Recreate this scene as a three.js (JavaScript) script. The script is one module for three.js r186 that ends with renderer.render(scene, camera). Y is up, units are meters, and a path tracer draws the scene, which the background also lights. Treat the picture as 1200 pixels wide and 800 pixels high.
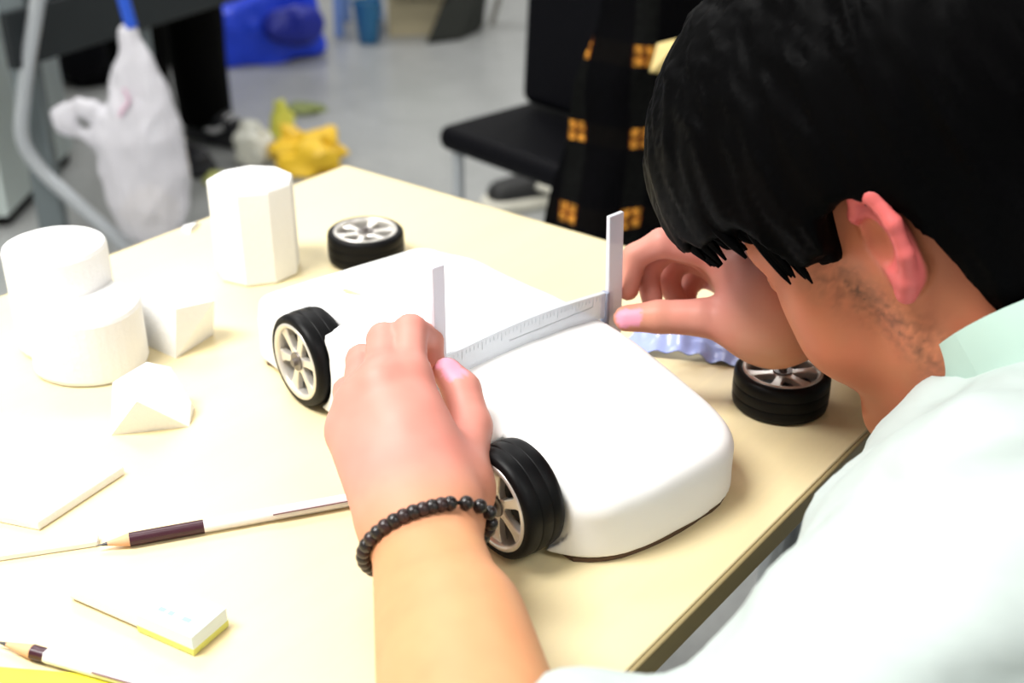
import * as THREE from 'three';
import { RoundedBoxGeometry } from 'three/addons/geometries/RoundedBoxGeometry.js';
import { ConvexGeometry } from 'three/addons/geometries/ConvexGeometry.js';
import { RectAreaLightUniformsLib } from 'three/addons/lights/RectAreaLightUniformsLib.js';
import { mergeGeometries, mergeVertices, toCreasedNormals } from 'three/addons/utils/BufferGeometryUtils.js';

// ---------------------------------------------------------------- camera, light, exposure
const scene = new THREE.Scene();
const PITCH = 27.6 * Math.PI / 180, FOCAL = 1477, EYE = 1.14, TOP = 0.72;   // tabletop 0.72 m, lens 0.42 m above it
const camera = new THREE.PerspectiveCamera(2 * Math.atan(400 / FOCAL) * 180 / Math.PI, 1.5, 0.05, 40);
camera.position.set(0, EYE, 0);
camera.rotation.set(-PITCH, 0, 0);
camera.focus = 0.70;
camera.userData.fStop = 6.3;
scene.add(camera);
const renderer = new THREE.WebGLRenderer({ antialias: true });
renderer.toneMapping = THREE.LinearToneMapping;
renderer.toneMappingExposure = 1.0;
renderer.shadowMap.enabled = true;
RectAreaLightUniformsLib.init();
scene.background = new THREE.Color(0x20242a);
const CEIL = 2.6;
const PANELS = [[-1.05, -0.35, 35], [-1.05, -2.3, 11], [0.9, -2.9, 8], [1.3, 0.5, 8], [-1.05, -4.6, 10], [1.3, -4.9, 8]];   // x, z, brightness of the ceiling lamps

// ---------------------------------------------------------------- helpers
const V = (x, y, z) => new THREE.Vector3(x, y, z);
const cp = Math.cos(PITCH), sp = Math.sin(PITCH);
function ray(px, py) { const a = (px - 600) / FOCAL, b = (400 - py) / FOCAL; return V(a, b * cp - sp, -(cp + b * sp)); }
const at = (px, py, depth) => ray(px, py).multiplyScalar(depth).add(V(0, EYE, 0));                 // a pixel at a depth
function on(px, py, y) { const r = ray(px, py); return r.multiplyScalar((y - EYE) / r.y).add(V(0, EYE, 0)); }   // a pixel on a level plane
function fwd(px, py, z) { const r = ray(px, py); return r.multiplyScalar(z / r.z).add(V(0, EYE, 0)); }           // a pixel on an upright plane
let seed = 12345;
const rnd = () => { seed = (seed * 1664525 + 1013904223) >>> 0; return seed / 4294967296; };
const lerp = (a, b, t) => a + (b - a) * t;
const clamp = (x, a, b) => x < a ? a : x > b ? b : x;
const smooth = (a, b, x) => { const t = clamp((x - a) / (b - a), 0, 1); return t * t * (3 - 2 * t); };
function hash(i, j, k) { let h = (i * 374761393 + j * 668265263 + k * 2147483647) | 0; h = Math.imul(h ^ (h >>> 13), 1274126177); return ((h ^ (h >>> 16)) >>> 0) / 4294967296; }
function noise(x, y, z) {
  const i = Math.floor(x), j = Math.floor(y), k = Math.floor(z); let u = x - i, v = y - j, w = z - k;
  u = u * u * (3 - 2 * u); v = v * v * (3 - 2 * v); w = w * w * (3 - 2 * w);
  const L = (a, b, t) => a + (b - a) * t;
  return L(L(L(hash(i, j, k), hash(i + 1, j, k), u), L(hash(i, j + 1, k), hash(i + 1, j + 1, k), u), v),
    L(L(hash(i, j, k + 1), hash(i + 1, j, k + 1), u), L(hash(i, j + 1, k + 1), hash(i + 1, j + 1, k + 1), u), v), w) * 2 - 1;
}
const used = {};
function numbered(n) { used[n] = (used[n] ?? -1) + 1; return used[n] ? n + '_' + String(used[n]).padStart(3, '0') : n; }
function shadows(o) { o.traverse(c => { if (c.isMesh) { c.castShadow = true; c.receiveShadow = true; } }); return o; }
function tag(o, label, category, group) { o.userData.label = label; if (category) o.userData.category = category; if (group) o.userData.group = group; return o; }
function thing(name, label, category, pos = V(0, 0, 0), group) {
  const o = new THREE.Group(); o.name = numbered(name); o.position.copy(pos); scene.add(o); return tag(o, label, category, group);
}
function single(name, geo, mat, label, category, group) { const m = new THREE.Mesh(geo, mat); m.name = numbered(name); scene.add(m); return tag(m, label, category, group); }
function part(name, geo, mat, parent, label) { const m = new THREE.Mesh(geo, mat); m.name = name; parent.add(m); if (label) m.userData.label = label; return m; }
function struct(name, geo, mat) { const m = new THREE.Mesh(geo, mat); m.name = name; m.userData.kind = 'structure'; m.userData.label = name.replace(/_/g, ' '); scene.add(m); return m; }
function plain(g) { const r = g.index ? g.toNonIndexed() : g; for (const k of Object.keys(r.attributes)) if (!['position', 'normal', 'uv'].includes(k)) r.deleteAttribute(k); return r; }
const merge = list => mergeGeometries(list.map(plain));
const box = (w, h, d, r = 0.002, s = 2) => new RoundedBoxGeometry(w, h, d, s, Math.min(r, w / 2.01, h / 2.01, d / 2.01));
function tube(pts, r, seg = 40, rad = 10, closed = false) { return new THREE.TubeGeometry(new THREE.CatmullRomCurve3(pts, closed, 'centripetal'), seg, r, rad, closed); }
function prism(pts, h, bevel = 0.001) {                                      // plan outline (world x, z) raised by h
  const s = new THREE.Shape(pts.map(p => new THREE.Vector2(p.x, -p.z)));
  const g = new THREE.ExtrudeGeometry(s, { depth: h - 2 * bevel, bevelEnabled: true, bevelThickness: bevel, bevelSize: bevel, bevelOffset: -bevel, bevelSegments: 2 });
  g.rotateX(-Math.PI / 2); g.translate(0, bevel, 0); return g;
}
function boxUV(g, scale = 1) {
  const p = g.attributes.position, n = g.attributes.normal, uv = new Float32Array(p.count * 2);
  for (let i = 0; i < p.count; i++) {
    const ax = Math.abs(n.getX(i)), ay = Math.abs(n.getY(i)), az = Math.abs(n.getZ(i));
    const [a, b] = ay >= ax && ay >= az ? [p.getX(i), p.getZ(i)] : ax > az ? [p.getZ(i), p.getY(i)] : [p.getX(i), p.getY(i)];
    uv[2 * i] = a * scale; uv[2 * i + 1] = b * scale;
  }
  g.setAttribute('uv', new THREE.BufferAttribute(uv, 2)); return g;
}
function tex(w, h, fn, srgb = true, rx = 1, ry = 1) {
  const d = new Uint8Array(w * h * 4);
  for (let y = 0; y < h; y++) for (let x = 0; x < w; x++) { const c = fn(x / w, y / h, x, y), i = 4 * (y * w + x); d[i] = clamp(c[0], 0, 255); d[i + 1] = clamp(c[1], 0, 255); d[i + 2] = clamp(c[2], 0, 255); d[i + 3] = 255; }
  const t = new THREE.DataTexture(d, w, h); t.wrapS = t.wrapT = THREE.RepeatWrapping; t.magFilter = THREE.LinearFilter; t.minFilter = THREE.LinearMipmapLinearFilter; t.generateMipmaps = true;
  if (srgb) t.colorSpace = THREE.SRGBColorSpace; t.repeat.set(rx, ry); t.needsUpdate = true; return t;
}
const lin = (r, g, b) => new THREE.Color().setRGB(r, g, b);
const gloss = (c, rough, spec, extra = {}) => new THREE.MeshPhysicalMaterial({ color: c, roughness: rough, specularIntensity: spec, ...extra });
const mat = (c, rough = 0.6, extra = {}) => new THREE.MeshStandardMaterial({ color: c, roughness: rough, ...extra });

// signed distances: tapered capsules joined with a smooth minimum, drawn with surface nets
const smin = (a, b, k) => { const h = Math.max(k - Math.abs(a - b), 0) / k; return Math.min(a, b) - h * h * k * 0.25; };
const smax = (a, b, k) => -smin(-a, -b, k);
function cone(a, b, r1, r2) {                                                // distance to a tapered capsule
  const bx = b.x - a.x, by = b.y - a.y, bz = b.z - a.z, l2 = bx * bx + by * by + bz * bz, rr = r1 - r2, a2 = l2 - rr * rr, il2 = 1 / l2;
  return (x, y, z) => {
    const px = x - a.x, py = y - a.y, pz = z - a.z, yy = px * bx + py * by + pz * bz, zz = yy - l2;
    const qx = px * l2 - bx * yy, qy = py * l2 - by * yy, qz = pz * l2 - bz * yy, x2 = qx * qx + qy * qy + qz * qz, y2 = yy * yy * l2, z2 = zz * zz * l2;
    const k = Math.sign(rr) * rr * rr * x2;
    if (Math.sign(zz) * a2 * z2 > k) return Math.sqrt(x2 + z2) * il2 - r2;
    if (Math.sign(yy) * a2 * y2 < k) return Math.sqrt(x2 + y2) * il2 - r1;
    return (Math.sqrt(x2 * a2 * il2) + yy * rr) * il2 - r1;
  };
}
const ball = (c, r) => (x, y, z) => Math.hypot(x - c.x, y - c.y, z - c.z) - r;
function egg(c, rx, ry, rz) { return (x, y, z) => { const X = x - c.x, Y = y - c.y, Z = z - c.z, k0 = Math.hypot(X / rx, Y / ry, Z / rz), k1 = Math.hypot(X / (rx * rx), Y / (ry * ry), Z / (rz * rz)); return k1 < 1e-9 ? -Math.min(rx, ry, rz) : k0 * (k0 - 1) / k1; }; }
const join = (fs, k) => (x, y, z) => { let d = fs[0](x, y, z); for (let i = 1; i < fs.length; i++) d = smin(d, fs[i](x, y, z), k); return d; };
function chain(pts, rs) { const out = []; for (let i = 0; i + 1 < pts.length; i++) out.push(cone(pts[i], pts[i + 1], rs[i], rs[i + 1])); return out; }
function nets(f, lo, hi, c, colour) {
  const nx = Math.ceil((hi.x - lo.x) / c) + 1, ny = Math.ceil((hi.y - lo.y) / c) + 1, nz = Math.ceil((hi.z - lo.z) / c) + 1, N = nx * ny * nz;
  const v = new Float32Array(N), id = new Int32Array(N).fill(-1), sx = 1, sy = nx, sz = nx * ny;
  for (let k = 0, n = 0; k < nz; k++) for (let j = 0; j < ny; j++) for (let i = 0; i < nx; i++, n++) v[n] = f(lo.x + i * c, lo.y + j * c, lo.z + k * c);
  const pos = [], ix = [], O = [0, sx, sy, sx + sy, sz, sx + sz, sy + sz, sx + sy + sz];
  const E = [[0, 1], [2, 3], [4, 5], [6, 7], [0, 2], [1, 3], [4, 6], [5, 7], [0, 4], [1, 5], [2, 6], [3, 7]];
  for (let k = 0; k < nz - 1; k++) for (let j = 0; j < ny - 1; j++) for (let i = 0; i < nx - 1; i++) {
    const n = i + j * sy + k * sz; let m = 0;
    for (let q = 0; q < 8; q++) if (v[n + O[q]] < 0) m++;
    if (m === 0 || m === 8) continue;
    let x = 0, y = 0, z = 0, s = 0;
    for (const [a, b] of E) { const A = v[n + O[a]], B = v[n + O[b]]; if ((A < 0) === (B < 0)) continue; const t = A / (A - B); x += lerp(a & 1, b & 1, t); y += lerp((a >> 1) & 1, (b >> 1) & 1, t); z += lerp(a >> 2, b >> 2, t); s++; }
    id[n] = pos.length / 3; pos.push(lo.x + (i + x / s) * c, lo.y + (j + y / s) * c, lo.z + (k + z / s) * c);
  }
  for (let k = 1; k < nz - 1; k++) for (let j = 1; j < ny - 1; j++) for (let i = 1; i < nx - 1; i++) {
    const n = i + j * sy + k * sz, A = v[n] < 0;
    const quad = (a, b, cc, d, flip) => { if (a < 0 || b < 0 || cc < 0 || d < 0) return; flip ? ix.push(a, cc, b, a, d, cc) : ix.push(a, b, cc, a, cc, d); };
    if (A !== v[n + sx] < 0) quad(id[n - sy - sz], id[n - sz], id[n], id[n - sy], !A);
    if (A !== v[n + sy] < 0) quad(id[n - sx - sz], id[n - sx], id[n], id[n - sz], !A);
    if (A !== v[n + sz] < 0) quad(id[n - sx - sy], id[n - sy], id[n], id[n - sx], !A);
  }
  const P = new Float32Array(pos), Nn = new Float32Array(P.length), C = new Float32Array(P.length), h = c * 0.5;
  for (let i = 0; i < P.length; i += 3) {
    const x = P[i], y = P[i + 1], z = P[i + 2];
    let a = f(x + h, y, z) - f(x - h, y, z), b = f(x, y + h, z) - f(x, y - h, z), d = f(x, y, z + h) - f(x, y, z - h); const l = Math.hypot(a, b, d) || 1;
    Nn[i] = a / l; Nn[i + 1] = b / l; Nn[i + 2] = d / l;
    if (colour) { const q = colour(x, y, z); C[i] = q[0]; C[i + 1] = q[1]; C[i + 2] = q[2]; }
  }
  const g = new THREE.BufferGeometry(); g.setAttribute('position', new THREE.BufferAttribute(P, 3)); g.setAttribute('normal', new THREE.BufferAttribute(Nn, 3));
  if (colour) g.setAttribute('color', new THREE.BufferAttribute(C, 3));
  g.setIndex(ix); return g;
}
function bounds(pts, pad) { const b = new THREE.Box3().setFromPoints(pts).expandByScalar(pad); return [b.min, b.max]; }

// ---------------------------------------------------------------- materials
const foamBump = tex(256, 256, (u, v, x, y) => { const n = 128 + 50 * noise(x / 5, y / 5, 3) + 40 * noise(x / 2.3, y / 2.3, 9); return [n, n, n]; }, false, 1, 1);
const M = {
  foam: mat(lin(0.86, 0.86, 0.85), 0.9, { bumpMap: foamBump, bumpScale: 0.0004 }),
  card: mat(lin(0.86, 0.86, 0.84), 0.8),
  rubber: gloss(lin(0.0025, 0.0025, 0.003), 0.45, 0.30),
  rimSilver: mat(lin(0.72, 0.69, 0.64), 0.28, { metalness: 0.55 }),
  rimDark: mat(lin(0.012, 0.012, 0.013), 0.6),
  hub: mat(lin(0.20, 0.18, 0.17), 0.4, { metalness: 0.6 }),
  steel: mat(lin(0.50, 0.53, 0.56), 0.28, { metalness: 0.5 }),
  greySteel: mat(lin(0.16, 0.19, 0.20), 0.45, { metalness: 0.3 }),
  darkPanel: gloss(lin(0.018, 0.022, 0.024), 0.5, 0.5),
  blackPad: gloss(lin(0.0018, 0.0018, 0.0032), 0.55, 0.16),
  blackPlastic: gloss(lin(0.006, 0.006, 0.006), 0.45, 0.4),
  acrylic: new THREE.MeshPhysicalMaterial({ color: lin(0.86, 0.86, 0.93), roughness: 0.35, transmission: 0.3, thickness: 0 }),
  acrylicBar: new THREE.MeshPhysicalMaterial({ color: lin(0.80, 0.83, 0.87), roughness: 0.3, transmission: 0.4, thickness: 0 }),
  ink: mat(lin(0.58, 0.61, 0.65), 0.7),
  maroon: mat(lin(0.045, 0.008, 0.018), 0.3),
  pencilWhiteSheen: mat(lin(0.85, 0.83, 0.84), 0.3),
  pencilEdge: mat(lin(0.16, 0.07, 0.08), 0.35),
  wood: mat(lin(0.72, 0.40, 0.22), 0.7),
  graphite: mat(lin(0.06, 0.06, 0.065), 0.35),
};
const woodTex = tex(1024, 1024, (u, v, x, y) => {
  const g = noise(x / 9, y / 190, 2) * 0.5 + noise(x / 3.2, y / 120, 7) * 0.3 + noise(x / 40, y / 300, 5) * 0.7, k = 1 + 0.022 * g;
  return [228 * k, 212 * k, 168 * k - 2 * g];
});
woodTex.repeat.set(1.1, 1.1);
const tableMat = mat(new THREE.Color(1, 1, 1), 0.42, { map: woodTex });
const floorTex = tex(1024, 1024, (u, v, x, y) => {
  const g = noise(x / 60, y / 60, 1) * 5 + noise(x / 9, y / 9, 4) * 5 + (hash(x, y, 5) - 0.5) * 12;
  return [156 + g, 158 + g, 157 + g];
});
floorTex.repeat.set(0.8, 0.8);

// ---------------------------------------------------------------- room
const X0 = -3.2, X1 = 3.4, Z0 = -6.6, Z1 = 1.8, TH = 0.15, cx = (X0 + X1) / 2, cz = (Z0 + Z1) / 2;
const floorMat = mat(new THREE.Color(1, 1, 1), 0.3, { map: floorTex });
const wallMat = mat(lin(0.72, 0.72, 0.70), 0.85), ceilMat = mat(lin(0.80, 0.80, 0.79), 0.9);
struct('floor', boxUV(new THREE.BoxGeometry(X1 - X0 + 2 * TH, TH, Z1 - Z0 + 2 * TH)), floorMat).position.set(cx, -TH / 2, cz);
struct('ceiling', new THREE.BoxGeometry(X1 - X0 + 2 * TH, TH, Z1 - Z0 + 2 * TH), ceilMat).position.set(cx, CEIL + TH / 2, cz);
struct('wall_left', new THREE.BoxGeometry(TH, CEIL, Z1 - Z0), wallMat).position.set(X0 - TH / 2, CEIL / 2, cz);
struct('wall_right', new THREE.BoxGeometry(TH, CEIL, Z1 - Z0), wallMat).position.set(X1 + TH / 2, CEIL / 2, cz);
struct('wall_back', new THREE.BoxGeometry(X1 - X0 + 2 * TH, CEIL, TH), wallMat).position.set(cx, CEIL / 2, Z0 - TH / 2);
struct('wall_front', new THREE.BoxGeometry(X1 - X0 + 2 * TH, CEIL, TH), wallMat).position.set(cx, CEIL / 2, Z1 + TH / 2);
PANELS.forEach(([x, z, L]) => {
  const t = thing('ceiling_lamp', 'white rectangular fluorescent panel on the ceiling', 'lamp', V(x, CEIL, z), 'ceiling panels');
  part('frame', box(1.26, 0.04, 0.66, 0.006).translate(0, -0.02, 0), mat(lin(0.8, 0.8, 0.8), 0.5), t);
  part('diffuser', box(1.2, 0.006, 0.6, 0.002).translate(0, -0.043, 0), mat(lin(0.8, 0.8, 0.8), 0.6, { emissive: lin(1, 1, 1), emissiveIntensity: 1.5 }), t);
  const l = new THREE.RectAreaLight(lin(1, 0.985, 0.96), L, 1.2, 0.6); l.name = 'panel_light'; l.position.set(0, -0.05, 0); l.rotation.x = -Math.PI / 2; t.add(l);
});

// ---------------------------------------------------------------- worktable
const A = on(405, 193, TOP), U = V(0.79, 0, 0.613).normalize(), W = V(-U.z, 0, U.x);       // far corner, direction of the short end, direction of the long side
const tp = (u, w, y = TOP) => A.clone().addScaledVector(U, u).addScaledVector(W, w).setY(y);
const TU = 0.611, TW = 1.5;
{
  const c = tp(TU / 2, TW / 2, 0), yaw = -Math.atan2(U.z, U.x);
  const t = thing('work_table', 'cream wooden worktable with a brown edge band, model car on it', 'table', c);
  t.rotation.y = yaw;
  part('tabletop', boxUV(box(TU, 0.017, TW, 0.0015), 1).translate(0, TOP - 0.0085, 0), tableMat, t);
  const em = mat(lin(0.34, 0.27, 0.13), 0.55), eb = (w, d, x, z) => part('edge_band', box(w, 0.0160, d, 0.0012).translate(x, TOP - 0.0092, z), em, t, 'brown edge band');
  eb(0.003, TW, TU / 2 + 0.0012, 0); eb(0.003, TW, -TU / 2 - 0.0012, 0); eb(TU, 0.003, 0, TW / 2 + 0.0012); eb(TU, 0.003, 0, -TW / 2 - 0.0012);
  for (const sx of [-1, 1]) {
    part('rail', box(0.02, 0.04, TW - 0.2, 0.003).translate(sx * (TU / 2 - 0.07), TOP - 0.038, 0), M.greySteel, t);
    for (const sz of [-1, 1]) { const l = part('leg', new THREE.CylinderGeometry(0.016, 0.016, TOP - 0.04, 16).translate(sx * (TU / 2 - 0.07), (TOP - 0.04) / 2 + 0.012, sz * (TW / 2 - 0.1)), M.steel, t); part('foot', new THREE.CylinderGeometry(0.02, 0.022, 0.014, 16).translate(sx * (TU / 2 - 0.07), 0.007, sz * (TW / 2 - 0.1)), M.blackPlastic, l); }
  }
}

// ---------------------------------------------------------------- wheels
const SP = 6;
const tireGeo = new THREE.LatheGeometry([[0.0250, 0.0010], [0.0262, 0.0002], [0.0288, 0.0002], [0.0306, 0.0018], [0.0312, 0.0045], [0.0312, 0.0085], [0.0306, 0.0088], [0.0306, 0.0096], [0.0313, 0.0099], [0.0313, 0.0161], [0.0306, 0.0164], [0.0306, 0.0172], [0.0312, 0.0175], [0.0312, 0.0215], [0.0306, 0.0242], [0.0288, 0.0258], [0.0264, 0.0258], [0.0252, 0.0250], [0.0250, 0.013], [0.0250, 0.0010]].map(p => new THREE.Vector2(...p)), 64);
const rimGeo = new THREE.LatheGeometry([[0.0200, 0.012], [0.0205, 0.0235], [0.0212, 0.0256], [0.0224, 0.0264], [0.0238, 0.0260], [0.0240, 0.0248], [0.0234, 0.0238], [0.0231, 0.012]].map(p => new THREE.Vector2(p[0] * 1.085, p[1])), 64);
const barrelGeo = new THREE.CylinderGeometry(0.0246, 0.0246, 0.0105, 48).translate(0, 0.0075, 0);
const spokeGeo = (() => {
  const s = new THREE.Shape([[0.003, -0.0042], [0.009, -0.0024], [0.0172, -0.0030], [0.0226, -0.0048], [0.0226, 0.0048], [0.0172, 0.0030], [0.009, 0.0024], [0.003, 0.0042]].map(p => new THREE.Vector2(...p)));
  const g = new THREE.ExtrudeGeometry(s, { depth: 0.0035, bevelEnabled: true, bevelThickness: 0.0006, bevelSize: 0.0006, bevelOffset: -0.0006, bevelSegments: 1 });
  return g.rotateX(-Math.PI / 2).translate(0, 0.0198, 0);
})();
const hubGeo = merge([new THREE.CylinderGeometry(0.0062, 0.0066, 0.0050, 24).translate(0, 0.0226, 0), new THREE.CylinderGeometry(0.0026, 0.0028, 0.0030, 6).translate(0, 0.0262, 0)]);
function wheelParts(root, turn) {
  part('rim', rimGeo, M.rimSilver, root, 'silver rim ring'); part('barrel', barrelGeo, M.rimDark, root);
  for (let i = 0; i < SP; i++) part('spoke', spokeGeo, M.rimSilver, root).rotation.y = turn + i * 2 * Math.PI / SP;
  part('hub', hubGeo, M.hub, root, 'dark grey centre nut');
}
function looseWheel(px, py, turn, label) {
  const t = thing('wheel', label, 'wheel', on(px, py, TOP), 'loose wheels'); delete t.userData.group;
  part('tire', tireGeo, M.rubber, t); wheelParts(t, turn); t.scale.setScalar(1.0); return t;
}
looseWheel(430, 303, 0.35, 'loose black wheel with silver spokes lying flat near the table corner');
looseWheel(913, 472, 0.1, 'loose black wheel with silver spokes lying flat below the man\'s cheek');

// ---------------------------------------------------------------- foam model car
const W1 = on(365, 473, TOP), EX = V(0.628, 0, 0.778).normalize(), RX = V(EX.z, 0, -EX.x);           // along the car, across the car
const car = (s, l, h) => W1.clone().addScaledVector(EX, s).addScaledVector(RX, l).setY(TOP + h);
const CR = 0.0312;
{
  const t = thing('model_car', 'white carved foam model car with two black wheels fitted on one side', 'model car', W1.clone());
  t.rotation.y = -Math.atan2(EX.z, EX.x);                                      // local x along the car, local z across it (towards -RX)
  const roof = (s, l) => 0.048 + 0.011 * smooth(-0.08, 0.0, s) + 0.008 * smooth(0.0, 0.09, s) - 0.023 * smooth(0.12, 0.252, s) - 0.9 * smooth(-0.05, 0.08, s) * (l - 0.081) ** 2;
  const f = (x, y, z) => {
    const l = -z, s = x, mid = 0.081, ends = smooth(0.17, 0.245, s);
    const half = 0.0725 - 0.002 * ends * ends - 0.004 * (1 - smooth(-0.08, 0.0, s));
    const flare = l < mid ? 0.0095 * (1 - smooth(0.05, 0.11, s)) : 0, dl = Math.abs(l - mid) - half - flare, bow = 0.012 * ((l - mid) / 0.07) ** 2 + (l < mid ? 0.010 * ((l - mid) / 0.07) ** 4 : 0);
    const ds = Math.max(-0.081 - s, s - (0.254 - bow));
    let d = smax(smax(dl, ds, lerp(0.014, 0.032, smooth(0.0, 0.2, s))), Math.max(0.0028 - y, -1), 0.003);
    d = smax(d + 0.10 * Math.max(0, y - 0.03), y - roof(s, l), lerp(0.006, 0.012, smooth(0.0, 0.12, s)));
    for (const ws of [-0.005, 0.202]) { const c = Math.max(Math.hypot(s - ws, y - CR) - (CR + 0.0012), l - 0.0205); d = smax(d, -c, 0.0012); }
    return d + 0.0003 * noise(x * 60, y * 60, z * 60);
  };
  part('foam_body', nets(f, V(-0.1, -0.004, -0.17), V(0.275, 0.08, 0.012), 0.0022), mat(lin(0.86, 0.86, 0.85), 0.9), t);
  for (const [s, turn] of [[-0.005, 0.2], [0.202, 0.52]]) {
    const w = part('wheel', tireGeo, M.rubber, t, 'black tire with silver six-spoke rim'); wheelParts(w, turn);
    w.scale.setScalar(CR / 0.0312); w.rotation.x = Math.PI / 2; w.position.set(s, CR + 0.0002, -0.0190);
    part('axle', new THREE.CylinderGeometry(0.002, 0.002, 0.05, 10).rotateX(Math.PI / 2).translate(s, CR, -0.05), M.steel, t);
  }
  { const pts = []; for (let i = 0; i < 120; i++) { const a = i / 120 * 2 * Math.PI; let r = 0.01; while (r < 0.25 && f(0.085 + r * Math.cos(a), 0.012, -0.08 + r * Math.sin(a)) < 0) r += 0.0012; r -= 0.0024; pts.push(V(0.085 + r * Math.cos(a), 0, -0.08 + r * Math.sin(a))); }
    part('dark_slab', prism(pts, 0.0026, 0.0003), mat(lin(0.10, 0.055, 0.03), 0.8), t, 'thin dark slab under the foam').position.y = 0.0001; }  // thin dark slab that draws a dark line below the foam
  const slit = part('slit', box(0.03, 0.0014, 0.0028, 0.0004), mat(lin(0.62, 0.52, 0.30), 0.9), t, 'tan scored line in the foam');
  slit.position.set(-0.016, roof(-0.016, 0.052) - 0.0004, -0.052); slit.rotation.y = 0.25;
}

// ---------------------------------------------------------------- caliper held over the car
{
  const J1 = car(0.122, 0.018, 0), J2 = car(0.117, 0.156, 0), d = J2.clone().sub(J1), len = d.length();
  const t = thing('caliper', 'translucent plastic caliper held across the foam car', 'caliper', J1);
  t.rotation.y = -Math.atan2(d.z, d.x);
  const arc = x => 0.004 * Math.sin(Math.PI * x / len);
  const bar = new THREE.Shape(); const n = 16, b0 = 0.062, b1 = 0.079;
  for (let i = 0; i <= n; i++) { const x = i / n * len, y = b0 + arc(x); i ? bar.lineTo(x, y) : bar.moveTo(x, y); }
  for (let i = n; i >= 0; i--) { const x = i / n * len; bar.lineTo(x, b1 + arc(x)); }
  part('bar', new THREE.ExtrudeGeometry(bar, { depth: 0.0026, bevelEnabled: true, bevelSize: 0.0003, bevelThickness: 0.0003, bevelSegments: 1 }).translate(0, 0, -0.0013), M.acrylicBar, t, 'grey translucent bar with fine scale marks');
  for (let i = 3; i < 44; i++) { const x = i * 0.003, hh = i % 5 ? 0.003 : 0.0055; part('scale_mark', box(0.0004, hh, 0.0002, 0.00005, 1).translate(x, b1 + arc(x) - 0.001 - hh / 2, 0.0019), M.ink, t); }
  part('groove', box(len * 0.5, 0.0007, 0.0003, 0.0001, 1).translate(len * 0.62, 0.0705 + 0.003, 0.0018), M.ink, t);
  const jaw = (x, y0, y1, w, lean) => { const g = box(w, y1 - y0, 0.0032, 0.0008).translate(0, (y1 - y0) / 2, 0); const m = part('jaw', g, M.acrylic, t, 'pale plastic jaw'); m.position.set(x, y0, 0); m.rotation.z = lean; return m; };
  jaw(0.0, 0.052, 0.137, 0.0085, 0.0); jaw(len + 0.003, 0.046, 0.131, 0.0125, 0.03);
  part('slider', box(0.003, 0.032, 0.006, 0.0008).translate(len - 0.0055, 0.064, 0), mat(lin(0.30, 0.32, 0.42), 0.4), t, 'narrow grey slider edge');
}

// ---------------------------------------------------------------- foam pieces on the table
function drum(name, px, py, r, h, label, sides = 0, wob = 0.02) {
  const c = on(px, py, TOP), n = sides || 40, pts = [];
  for (let i = 0; i < n; i++) { const a = i / n * 2 * Math.PI + 0.3, q = r * (1 + wob * noise(Math.cos(a) * 1.7 + px, Math.sin(a) * 1.7, 3)); pts.push(V(q * Math.cos(a), 0, q * Math.sin(a))); }
  const m = single(name, boxUV(prism(pts, h, sides ? 0.0025 : 0.004), 12), M.foam, label, 'foam block'); m.position.copy(c); return m;
}
drum('foam_cylinder', 84, 400, 0.0350, 0.077, 'tall white foam cylinder standing near the table edge');
drum('foam_drum', 108, 424, 0.0385, 0.048, 'squat white foam drum in front of the tall foam cylinder', 0, 0.06);
drum('foam_prism', 305, 316, 0.0335, 0.078, 'tall faceted white foam block beside the far loose wheel', 9, 0.05);
function chunk(name, pts, label) { const g = toCreasedNormals(new ConvexGeometry(pts), 0.4); return single(name, boxUV(g, 12), M.foam, label, 'foam block'); }
{
  const q = (px, py, h) => on(px, py, TOP + h);
  chunk('foam_chunk', [q(166, 402, 0), q(206, 420, 0), q(250, 392, 0), q(212, 380, 0), q(160, 345, 0.034), q(180, 330, 0.04), q(246, 338, 0.038), q(206, 362, 0.037), q(251, 352, 0.034), q(168, 372, 0.02)], 'small angular white foam chunk between drum and car');
  chunk('foam_wedge', [q(130, 510, 0), q(222, 500, 0), q(228, 478, 0), q(140, 470, 0), q(132, 448, 0.022), q(172, 424, 0.032), q(200, 430, 0.026), q(224, 470, 0.01), q(160, 470, 0.026)], 'low white foam wedge in front of the foam drum');
  chunk('foam_scrap', [q(212, 268, 0), q(236, 262, 0), q(222, 274, 0), q(216, 264, 0.003), q(230, 260, 0.005), q(224, 266, 0.004)], 'tiny white foam scrap at the table edge left of the foam prism');
}
{
  const pts = [[146, 556], [46, 622], [-120, 588], [-40, 498], [18, 492]].map(p => on(p[0], p[1], TOP));
  const m = single('foam_sheet', boxUV(prism(pts, 0.006, 0.0012), 12), M.foam, 'flat white foam sheet lying left of the pencil', 'foam sheet'); m.position.y = TOP;
}
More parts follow.
